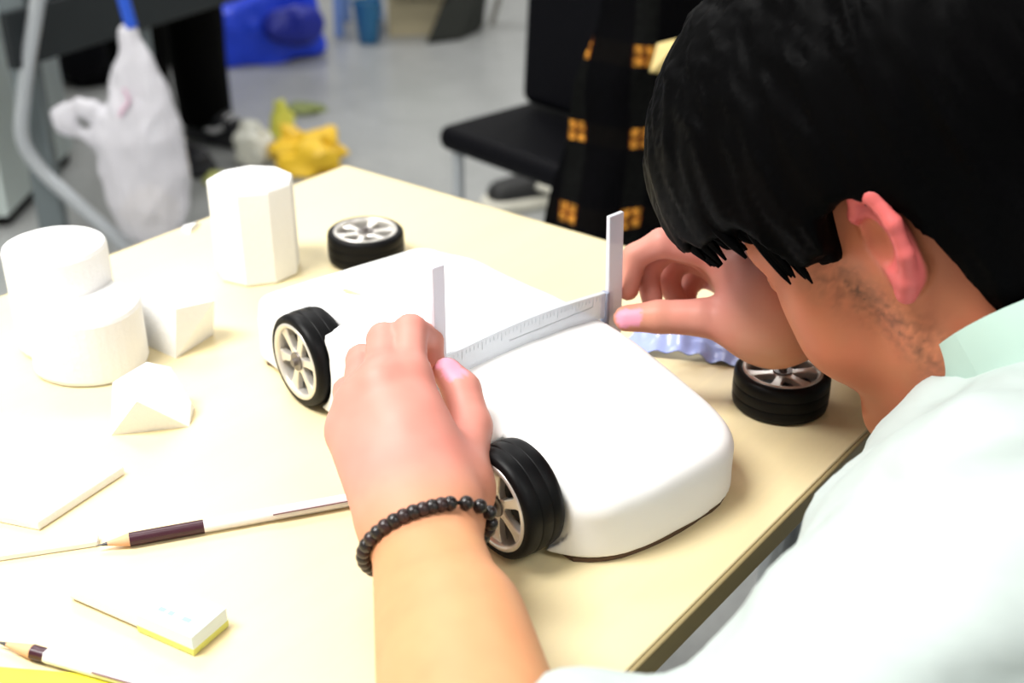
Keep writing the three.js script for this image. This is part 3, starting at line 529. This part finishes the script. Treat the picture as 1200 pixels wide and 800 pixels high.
// ---------------------------------------------------------------- background
{                                                                              // black chair beyond the table
  const c0 = on(510, 148, 0.45), a = V(0.68, 0, 0.73).normalize(), b = V(a.z, 0, -a.x);
  const t = thing('chair', 'black padded chair with steel legs beyond the worktable', 'chair', c0.clone().setY(0));
  t.rotation.y = -Math.atan2(a.z, a.x);                                        // local x along the seat front, local -z to the back
  part('seat', box(0.42, 0.045, 0.34, 0.02, 4).translate(0.21, 0.43, -0.17), M.blackPad, t);
  const back = part('backrest', box(0.40, 0.46, 0.05, 0.022, 4), M.blackPad, t); back.position.set(0.225, 0.69, -0.215); back.rotation.x = -0.06;
  for (const [x, z] of [[0.025, -0.03], [0.395, -0.03], [0.025, -0.31], [0.395, -0.31]]) { const l = part('leg', tube([V(x, 0.41, z), V(x, 0.2, z), V(x, 0.01, z)], 0.011, 12, 12), M.steel, t, 'steel tube leg'); part('foot', new THREE.CylinderGeometry(0.013, 0.015, 0.02, 12).translate(x, 0.01, z), M.blackPlastic, l); }
  for (const x of [0.025, 0.395]) part('back_tube', tube([V(x, 0.41, -0.31), V(x, 0.55, -0.27), V(x, 0.75, -0.26)], 0.010, 16, 10), M.steel, t);
  // plaid jacket on a second chair to the right of it
  const t2 = thing('chair', 'black chair hidden under the plaid jacket', 'chair', V(0.56, 0, -1.70));
  t2.rotation.y = -0.25;
  part('seat', box(0.42, 0.045, 0.40, 0.02, 4).translate(0, 0.43, -0.24), M.blackPad, t2); part('backrest', box(0.44, 0.46, 0.03, 0.014, 4).translate(0, 0.72, -0.03), M.blackPad, t2);
  for (const [x, z] of [[-0.19, -0.06], [0.19, -0.06], [-0.19, -0.42], [0.19, -0.42]]) part('leg', tube([V(x, 0.41, z), V(x, 0.2, z), V(x, 0.004, z)], 0.011, 12, 12), M.steel, t2);
  for (const x of [-0.19, 0.19]) part('back_tube', tube([V(x, 0.41, -0.06), V(x, 0.8, -0.045)], 0.009, 8, 10), M.steel, t2);
}
{
  const plaid = tex(512, 768, (u, v) => {
    const n = 0.8 + 0.4 * noise(u * 90, v * 140, 3), sx = (u * 4) % 1, sy = (v * 4) % 1;
    const bv = Math.abs(sx - 0.5) < 0.17, bh = Math.abs(sy - 0.5) < 0.12; let c = [2, 2, 4];
    if (bv) c = [15, 16, 15]; if (bh) c = bv ? c : [9, 7, 6];
    const lx = Math.abs(Math.abs(sx - 0.5) - 0.085) < 0.058, ly = Math.abs(Math.abs(sy - 0.5) - 0.075) < 0.055;
    if (bv && bh && lx && ly) c = [232, 158, 62]; else if (bv && bh) c = [120, 62, 26];
    return c.map(k => k * n);
  });
  const g = new THREE.PlaneGeometry(1, 1, 44, 44), p = g.attributes.position, uv = g.attributes.uv, z0 = -1.62;
  const Lt = fwd(722, -40, z0), Lb = fwd(628, 285, z0);
  for (let i = 0; i < p.count; i++) {
    const u = p.getX(i) + 0.5, v = 0.5 - p.getY(i), xl = lerp(Lt.x, Lb.x, Math.pow(v, 0.85)) + 0.008 * noise(v * 5, 1, 1), xr = 0.74, y = lerp(0.825, 0.43, v), x = lerp(xl, xr, u);
    const fold = 0.022 * Math.sin(u * 17 + 1.3 * Math.sin(v * 3)) * (0.3 + 0.7 * v) + 0.012 * noise(u * 6, v * 3, 7);
    p.setXYZ(i, x, y, z0 + fold + 0.03 * v - 0.05 * smooth(0.12, 0.0, u)); uv.setXY(i, (x + fold * 0.6 - 0.35 * (xl - Lb.x) * (1 - u) + 0.030) / 0.29, y / 0.44 + 0.06 * u);
  }
  g.computeVertexNormals(); const h = g.clone(); h.translate(0, 0, -0.006); { const ix = h.index.array; for (let i = 0; i < ix.length; i += 3) { const s = ix[i]; ix[i] = ix[i + 1]; ix[i + 1] = s; } h.computeVertexNormals(); }
  const t = thing('plaid_jacket', 'black and gold plaid jacket hanging right of the black chair', 'jacket', V(0, 0, 0));
  part('cloth', mergeGeometries([g, h]), gloss(0xffffff, 0.9, 0.15, { map: plaid, side: THREE.DoubleSide }), t);
  const bk = fwd(775, 66, z0 + 0.07), buckle = part('toggle', toCreasedNormals(new ConvexGeometry([V(-0.014, -0.02, 0), V(0.012, -0.024, 0), V(0.018, 0.022, 0), V(-0.006, 0.016, 0), V(-0.01, -0.014, 0.012), V(0.010, 0.010, 0.012)]), 0.4), mat(lin(0.80, 0.62, 0.25), 0.4), t, 'pale gold toggle'); buckle.position.copy(bk);
}
function sneaker(pos, dir, label, body, sole, flash, L = 0.27) {
  const t = thing('sneaker', label, 'shoe', pos); t.rotation.y = -Math.atan2(dir.z, dir.x); const k = L / 0.27;
  part('sole', nets((x, y, z) => smax(join([cone(V(-0.10, 0.018, 0), V(-0.02, 0.018, 0), 0.036, 0.036), cone(V(-0.02, 0.018, 0), V(0.11, 0.018, 0), 0.036, 0.042)], 0.02)(x, y, z), Math.max(y - 0.03, 0.001 - y), 0.004), V(-0.16, -0.01, -0.07), V(0.17, 0.06, 0.07), 0.006), sole, t, 'thick pale sole').scale.setScalar(k);
  part('upper', nets((x, y, z) => smax(smax(join([cone(V(-0.095, 0.05, 0), V(0.0, 0.055, 0), 0.037, 0.036), cone(V(-0.07, 0.09, 0), V(-0.02, 0.08, 0), 0.035, 0.03), cone(V(0, 0.05, 0), V(0.105, 0.035, 0), 0.036, 0.034)], 0.02)(x, y, z), 0.027 - y, 0.003), -cone(V(-0.065, 0.09, 0), V(-0.06, 0.16, 0), 0.026, 0.03)(x, y, z), 0.005), V(-0.16, 0.01, -0.07), V(0.17, 0.15, 0.07), 0.006), body, t).scale.setScalar(k);
  for (const s of [-1, 1]) part('side_stripe', tube([V(-0.06, 0.075, s * 0.0385), V(0.0, 0.045, s * 0.040), V(0.04, 0.060, s * 0.033)], 0.008, 14, 8).scale(k, k, k), flash, t, 'pale side stripe');
  for (let i = 0; i < 4; i++) part('lace', tube([V(0.012 + i * 0.016, 0.082 - i * 0.005, -0.02), V(0.014 + i * 0.016, 0.092 - i * 0.006, 0), V(0.012 + i * 0.016, 0.082 - i * 0.005, 0.02)], 0.003, 8, 6).scale(k, k, k), flash, t);
  return t;
}
const cream = mat(lin(0.72, 0.70, 0.60), 0.7), white = mat(lin(0.8, 0.8, 0.82), 0.7);
sneaker(on(640, 238, 0).setY(0), V(-0.93, 0, 0.37), 'black and cream sneaker on the floor under the black chair', mat(lin(0.012, 0.012, 0.012), 0.6), cream, cream, 0.30);

// second desk frame at the left with the bag hanging on it
const frameZ = -2.45;
{
  const t = thing('desk_frame', 'grey steel desk frame with a dark panel at the left', 'desk', V(0, 0, 0));
  const P = (x, y, z = frameZ) => fwd(x, y, z);
  part('bent_tube', tube([P(50, -60), P(44, 0), P(28, 110), P(27, 165), P(45, 195), P(90, 238), P(152, 292), P(190, 326)], 0.0145, 90, 14), M.steel, t, 'bright bent steel tube');
  const a = P(36, 60, frameZ - 0.06), post = part('post', box(0.055, 0.86, 0.04, 0.006), M.greySteel, t, 'grey square post'); post.position.set(a.x - 0.02, 0.445, frameZ - 0.07);
  part('foot', box(0.09, 0.03, 0.07, 0.008).translate(post.position.x - 0.02, 0.015, frameZ - 0.06), M.blackPlastic, t, 'black foot');
  // panel: lower edge runs from (60,68) to (300,-5)
  const p0 = fwd(52, 70, frameZ - 0.05), p1 = on(300, -8, p0.y), d = p1.clone().sub(p0), L = d.length(), pan = part('panel', box(L * 1.25, 0.11, 0.02, 0.004), M.darkPanel, t, 'dark grey panel');
  pan.position.copy(p0.clone().lerp(p1, 0.5)).add(V(0, 0.055, 0)); pan.rotation.y = -Math.atan2(d.z, d.x);
  const p2 = part('post', box(0.05, p0.y + 0.1, 0.03, 0.006), M.greySteel, t); p2.position.copy(p0.clone().lerp(p1, 0.44)).add(V(d.z, 0, -d.x).normalize().multiplyScalar(0.03)).setY((p0.y + 0.1) / 2);
  const top = part('top', box(L * 0.95, 0.025, 0.3, 0.004), mat(lin(0.02, 0.022, 0.024), 0.5), t, 'dark desk top'); top.position.copy(pan.position).add(V(0, 0.067, 0)).add(V(d.z, 0, -d.x).normalize().multiplyScalar(0.14)).addScaledVector(d, 0.10); top.rotation.y = pan.rotation.y;
 }
{                                                                              // white shopping bag
  const C = fwd(165, 180, frameZ + 0.03), z0 = C.z, PX = (x, y) => fwd(x, y, z0);
  const t = thing('plastic_bag', 'white plastic shopping bag hanging from the desk frame', 'bag', V(0, 0, 0));
  const sec = [[149, 22, 4], [150, 36, 7], [152, 52, 11], [158, 78, 21], [165, 106, 31], [166, 135, 41], [164, 165, 49], [169, 195, 48], [173, 228, 46], [177, 252, 40]], kp = 2.58 / FOCAL;
  const chainF = join(chain(sec.map(([x, y]) => { const p = PX(x, y); return V(p.x, p.y, 0); }), sec.map(q => q[2] * kp)), 0.02);
  const ringP = []; for (let i = 0; i <= 10; i++) { const a = i / 10 * 2 * Math.PI, p = PX(100 + 26 * Math.cos(a), 143 + 17 * Math.sin(a) + 8 * Math.cos(a)); ringP.push(V(p.x, p.y, 0)); }
  const ringF = join(chain(ringP, ringP.map((p, i) => 0.019 + 0.006 * Math.sin(i * 1.7))), 0.01);
  const bagF = (x, y, z) => {
    const Z = z - z0, flat = Z * 1.7, d = smin(chainF(x, y, flat), ringF(x, y, Z * 2.2), 0.02);
    const cr = 0.010 * Math.abs(noise(x * 26 + y * 9, y * 7, Z * 30)) + 0.008 * Math.abs(noise(x * 14 - y * 12, y * 10 + 4, Z * 14)) + 0.003 * noise(x * 60, y * 30, Z * 60);
    return (d + cr - 0.004) * 0.7;
  };
  const film = new THREE.MeshPhysicalMaterial({ color: lin(0.80, 0.79, 0.84), roughness: 0.4, transmission: 0.3, thickness: 0, side: THREE.DoubleSide });
  const bl = PX(55, 300), bt = PX(240, 5);
  part('sack', nets(bagF, V(bl.x, bl.y - 0.03, z0 - 0.12), V(bt.x, bt.y, z0 + 0.12), 0.0055), film, t);
  part('knot', tube([PX(152, 96), PX(158, 110), PX(150, 122), PX(148, 128)], 0.0035, 14, 8).translate(0, 0, 0.045), mat(lin(0.75, 0.50, 0.62), 0.6), t, 'pink twist');
  const hk = thing('blue_strap', 'bright blue strap that holds the white plastic bag', 'strap', V(0, 0, 0));
  part('band', tube([PX(140, -30), PX(144, -5), PX(150, 18), PX(154, 32)], 0.012, 20, 10), mat(lin(0.02, 0.10, 0.62), 0.5), hk);
  const gl = part('contents', nets((x, y, z) => egg(PX(178, 248), 0.062, 0.055, 0.036)(x, y, z) + 0.006 * noise(x * 30, y * 30, z * 30), ...bounds([PX(178, 248)], 0.075), 0.006), mat(lin(0.80, 0.68, 0.46), 0.7), t, 'tan contents seen through the film');
}
{                                                                              // standing person in black trousers far behind
  const foot = on(238, 178, 0), o = thing('person', 'person in black trousers and dark sneakers standing behind the white bag', 'person', V(0, 0, 0));
  const hipC = V(foot.x - 0.10, 0.92, foot.z + 0.02), L = s => [V(hipC.x + s * 0.06, 0.90, hipC.z - s * 0.07), V(foot.x - 0.06 + s * 0.05, 0.48, foot.z + 0.02 - s * 0.10), V(foot.x - 0.06 + s * 0.05, 0.07, foot.z - 0.01 - s * 0.10)];
  const lf = [-1, 1].map(s => join(chain(L(s), [0.085, 0.062, 0.05]), 0.02)), tf = join([cone(hipC, V(hipC.x, 1.38, hipC.z), 0.14, 0.15), cone(V(hipC.x - 0.17, 1.40, hipC.z), V(hipC.x + 0.17, 1.40, hipC.z), 0.06, 0.06), cone(V(hipC.x, 1.4, hipC.z), V(hipC.x, 1.52, hipC.z), 0.055, 0.05), egg(V(hipC.x, 1.62, hipC.z + 0.01), 0.075, 0.115, 0.095), cone(V(hipC.x - 0.2, 1.38, hipC.z), V(hipC.x - 0.26, 1.1, hipC.z), 0.045, 0.038), cone(V(hipC.x + 0.2, 1.38, hipC.z), V(hipC.x + 0.26, 1.1, hipC.z), 0.045, 0.038), cone(V(hipC.x - 0.26, 1.1, hipC.z), V(hipC.x - 0.2, 0.86, hipC.z + 0.06), 0.036, 0.028), cone(V(hipC.x + 0.26, 1.1, hipC.z), V(hipC.x + 0.2, 0.86, hipC.z + 0.06), 0.036, 0.028)], 0.03);
  const all = (x, y, z) => smin(Math.min(lf[0](x, y, z), lf[1](x, y, z)), tf(x, y, z), 0.03);
  part('body', nets((x, y, z) => all(x, y, z), V(hipC.x - 0.36, 0.03, hipC.z - 0.26), V(hipC.x + 0.36, 1.78, hipC.z + 0.26), 0.018, (x, y) => y > 1.46 ? [0.5, 0.28, 0.2] : [0.02, 0.02, 0.02]), mat(0xffffff, 0.7, { vertexColors: true }), o);
  part('trousers', nets((x, y, z) => smax(smin(Math.min(lf[0](x, y, z), lf[1](x, y, z)), ball(hipC, 0.14)(x, y, z), 0.04) - 0.022 + 0.006 * noise(x * 16, y * 9, z * 16), 0.045 - y, 0.01), V(hipC.x - 0.36, 0.02, hipC.z - 0.28), V(hipC.x + 0.36, 1.1, hipC.z + 0.28), 0.018), gloss(lin(0.002, 0.002, 0.002), 0.9, 0.15), o, 'black trousers');
  part('hair', nets(egg(V(hipC.x, 1.655, hipC.z - 0.015), 0.088, 0.105, 0.10), V(hipC.x - 0.12, 1.5, hipC.z - 0.15), V(hipC.x + 0.12, 1.8, hipC.z + 0.12), 0.012), mat(lin(0.01, 0.01, 0.01), 0.6), o);
  for (const s of [-1, 1]) sneaker(V(foot.x - 0.01 + s * 0.05, 0, foot.z + 0.02 - s * 0.10), V(0.86, 0, 0.5), s > 0 ? 'black sneaker with white toe stripes beside the yellow wrapper' : 'black sneaker with white stripes behind the white bag', mat(lin(0.01, 0.01, 0.014), 0.6), mat(lin(0.02, 0.02, 0.025), 0.6), white, 0.27);
}
function crumple(name, px, py, rx, ry, rz, m, label, category, amp = 0.35, s = 1) {
  const c = on(px, py, 0), g = mergeVertices(new THREE.IcosahedronGeometry(1, 4).deleteAttribute('uv').deleteAttribute('normal')), p = g.attributes.position;
  let low = 1e9;
  for (let i = 0; i < p.count; i++) { const x = p.getX(i), y = p.getY(i), z = p.getZ(i), k = 1 + amp * noise(x * 2.2 + px, y * 2.2, z * 2.2) + amp * 0.6 * Math.abs(noise(x * 5, y * 5 + px, z * 5)); p.setXYZ(i, x * rx * k, Math.max(y * ry * k, -ry * 0.6), z * rz * k); low = Math.min(low, p.getY(i)); }
  g.translate(0, -low, 0); const h = toCreasedNormals(g, 0.5); const o = single(name, h, m, label, category); o.position.copy(c).setY(0.001); return o;
}
crumple('yellow_wrapper', 366, 198, 0.085, 0.06, 0.05, mat(lin(0.82, 0.52, 0.02), 0.45), 'crumpled golden yellow wrapper on the floor', 'wrapper', 0.6);
crumple('lime_wrapper', 334, 178, 0.028, 0.085, 0.03, mat(lin(0.66, 0.66, 0.10), 0.5), 'upright lime yellow wrapper behind the golden wrapper', 'wrapper');
crumple('white_wrapper', 300, 190, 0.050, 0.065, 0.045, mat(lin(0.70, 0.70, 0.62), 0.5), 'crumpled whitish wrapper between sneaker and golden wrapper', 'wrapper');
crumple('green_wrapper', 258, 214, 0.035, 0.018, 0.03, mat(lin(0.55, 0.58, 0.20), 0.5), 'small flat pale green wrapper near the foam prism', 'wrapper');
crumple('olive_lump', 358, 130, 0.06, 0.012, 0.045, mat(lin(0.20, 0.24, 0.06), 0.5), 'small flat olive green lump below the blue bag', 'wrapper');  // flat olive green lump lying on the floor
{                                                                              // blue bag with a darker folded end
  const c = on(310, 66, 0), t = thing('blue_bag', 'bright blue plastic bag standing on the floor', 'bag', c.clone());
  const blue = mat(lin(0.01, 0.06, 0.80), 0.35), f = (x, y, z) => smax(Math.abs(x) - 0.20 + 0.12 * (y - 0.1), Math.max(smax(y - 0.24 - 0.05 * Math.sin(x * 9), Math.abs(z) - 0.10, 0.04), 0.002 - y), 0.05) + 0.012 * noise(x * 9, y * 9, z * 9) + 0.006 * noise(x * 24, y * 24, z * 24);
  part('sack', nets(f, V(-0.28, -0.01, -0.18), V(0.28, 0.36, 0.18), 0.012), blue, t).rotation.y = 0.35;
  part('dark_flap', nets((x, y, z) => egg(V(0.09, 0.13, 0.13), 0.10, 0.07, 0.04)(x, y, z) + 0.012 * noise(x * 18, y * 18, z * 18), V(-0.06, 0.01, 0.05), V(0.24, 0.25, 0.22), 0.010), mat(lin(0.005, 0.015, 0.30), 0.4), t, 'darker blue folded flap').rotation.y = 0.35;
  for (const s of [-1, 1]) part('handle', tube([V(-0.08, 0.24, s * 0.03), V(-0.05, 0.38, s * 0.03), V(0.05, 0.38, s * 0.03), V(0.08, 0.24, s * 0.03)], 0.010, 24, 8), blue, t);
}
{                                                                              // far clutter at the top of the view
  const pb = mat(lin(0.20, 0.34, 0.72), 0.4), c1 = on(398, 44, 0), t = thing('blue_stand', 'pale blue plastic stand with slim legs beyond the blue bag', 'stand', c1.clone().setY(0));
  for (const [x, z] of [[0, 0], [0.12, -0.02], [0.0, -0.24], [0.12, -0.26]]) part('leg', tube([V(x, 0.004, z), V(x * 0.95, 0.42, z * 0.95)], 0.016, 6, 10), pb, t);
  part('top', box(0.18, 0.03, 0.32, 0.01).translate(0.06, 0.43, -0.13), pb, t);
  const c2 = on(432, 50, 0), b = thing('blue_bucket', 'dark teal bucket beside the pale blue stand', 'bucket', c2.clone().setY(0));
  part('shell', new THREE.LatheGeometry([[0.001, 0.002], [0.035, 0.002], [0.05, 0.14], [0.054, 0.14], [0.054, 0.15], [0.047, 0.15], [0.032, 0.008], [0.001, 0.008]].map(p => new THREE.Vector2(...p)), 40), mat(lin(0.02, 0.14, 0.30), 0.4), b); part('bail', tube([V(-0.051, 0.14, 0), V(-0.04, 0.2, 0.015), V(0.04, 0.2, 0.015), V(0.051, 0.14, 0)], 0.004, 20, 6), M.steel, b);
  const c3 = on(492, 42, 0), k = thing('cardboard_box', 'open tan cardboard box on the floor far behind', 'box', c3.clone().setY(0)); k.rotation.y = 0.1;
  const tan = mat(lin(0.46, 0.40, 0.26), 0.8); for (const [w, d, x, z] of [[0.22, 0.006, 0, 0], [0.22, 0.006, 0, -0.20], [0.006, 0.20, -0.11, -0.10], [0.006, 0.20, 0.11, -0.10]]) part('panel', box(w, 0.30, d, 0.001).translate(x, 0.151, z), tan, k);
  part('panel', box(0.22, 0.006, 0.2, 0.001).translate(0, 0.004, -0.10), tan, k); const fl = part('flap', box(0.22, 0.16, 0.005, 0.001).translate(0, 0.08, 0), mat(lin(0.36, 0.42, 0.34), 0.8), k, 'greenish folded flap'); fl.position.set(0, 0.3, 0.005); fl.rotation.x = 2.5;
  const a = on(500, 52, 0), w = thing('shade_wedge', 'added black wedge for the shadowed side of the tan box', 'bag', V(0, 0, 0));  // added wedge, its dark colour stands for the tan box's shadowed side
  const d1 = on(560, 38, 0), tri = [a, d1, d1.clone().add(V(0.02, 0, -0.12)), a.clone().add(V(0.12, 0, -0.06))], up = V(0.06, 0.34, -0.06);
  part('shell', toCreasedNormals(new ConvexGeometry([...tri.map(p => p.clone().setY(0.002)), d1.clone().add(up), d1.clone().add(V(-0.02, 0.34, -0.2)), a.clone().add(V(0.01, 0.03, 0)), a.clone().lerp(d1, 0.5).add(V(0.02, 0.2, -0.04))]), 0.4), mat(lin(0.012, 0.014, 0.010), 0.7), w);
  part('strap', tube([d1.clone().add(V(0.05, 0.02, -0.02)), d1.clone().add(V(0.09, 0.2, -0.03)), d1.clone().add(up)], 0.010, 16, 8), mat(lin(0.16, 0.15, 0.13), 0.7), w);
}
{                                                                              // black backpack on the floor
  const c = on(98, 104, 0), t = thing('backpack', 'black backpack on the floor behind the white bag', 'backpack', c.clone().setY(0));
  part('shell', nets((x, y, z) => smax(egg(V(0, 0.17, -0.1), 0.135, 0.27, 0.12)(x, y, z), 0.002 - y, 0.02) + 0.006 * noise(x * 14, y * 14, z * 14), V(-0.16, -0.01, -0.26), V(0.16, 0.46, 0.06), 0.010), M.blackPad, t);
  part('pocket', nets((x, y, z) => smax(egg(V(0, 0.12, 0.0), 0.09, 0.10, 0.045)(x, y, z), 0.003 - y, 0.02), V(-0.12, -0.01, -0.07), V(0.12, 0.24, 0.07), 0.010), M.blackPad, t);
  part('grab_loop', tube([V(-0.04, 0.43, -0.1), V(-0.03, 0.49, -0.1), V(0.03, 0.49, -0.1), V(0.04, 0.43, -0.1)], 0.009, 20, 8), M.blackPlastic, t);
}
{                                                                              // pale cabinet at the left border
  const c = fwd(9, 200, -2.75), t = thing('cabinet', 'pale grey-green metal cabinet behind the desk frame', 'cabinet', V(c.x - 0.42, 0, -3.0));
  const pale = mat(lin(0.62, 0.70, 0.68), 0.5); part('body', box(0.8, 0.46, 0.5, 0.006).translate(0, 0.26, 0), pale, t); part('top', box(0.82, 0.28, 0.5, 0.006).translate(0, 0.63, 0), M.darkPanel, t, 'dark upper unit'); part('plinth', box(0.78, 0.03, 0.46, 0.002).translate(0, 0.015, 0), M.blackPlastic, t);
  for (const s of [-1, 1]) { const d = part('door', box(0.38, 0.42, 0.012, 0.003).translate(s * 0.197, 0.26, 0.256), pale, t); part('handle', box(0.012, 0.09, 0.012, 0.003).translate(s * 0.04, 0.30, 0.268), M.steel, d); }
}
scene.traverse(o => { if (o.isMesh) { o.castShadow = true; o.receiveShadow = true; } if (o.isLight) o.castShadow = true; });
renderer.render(scene, camera);
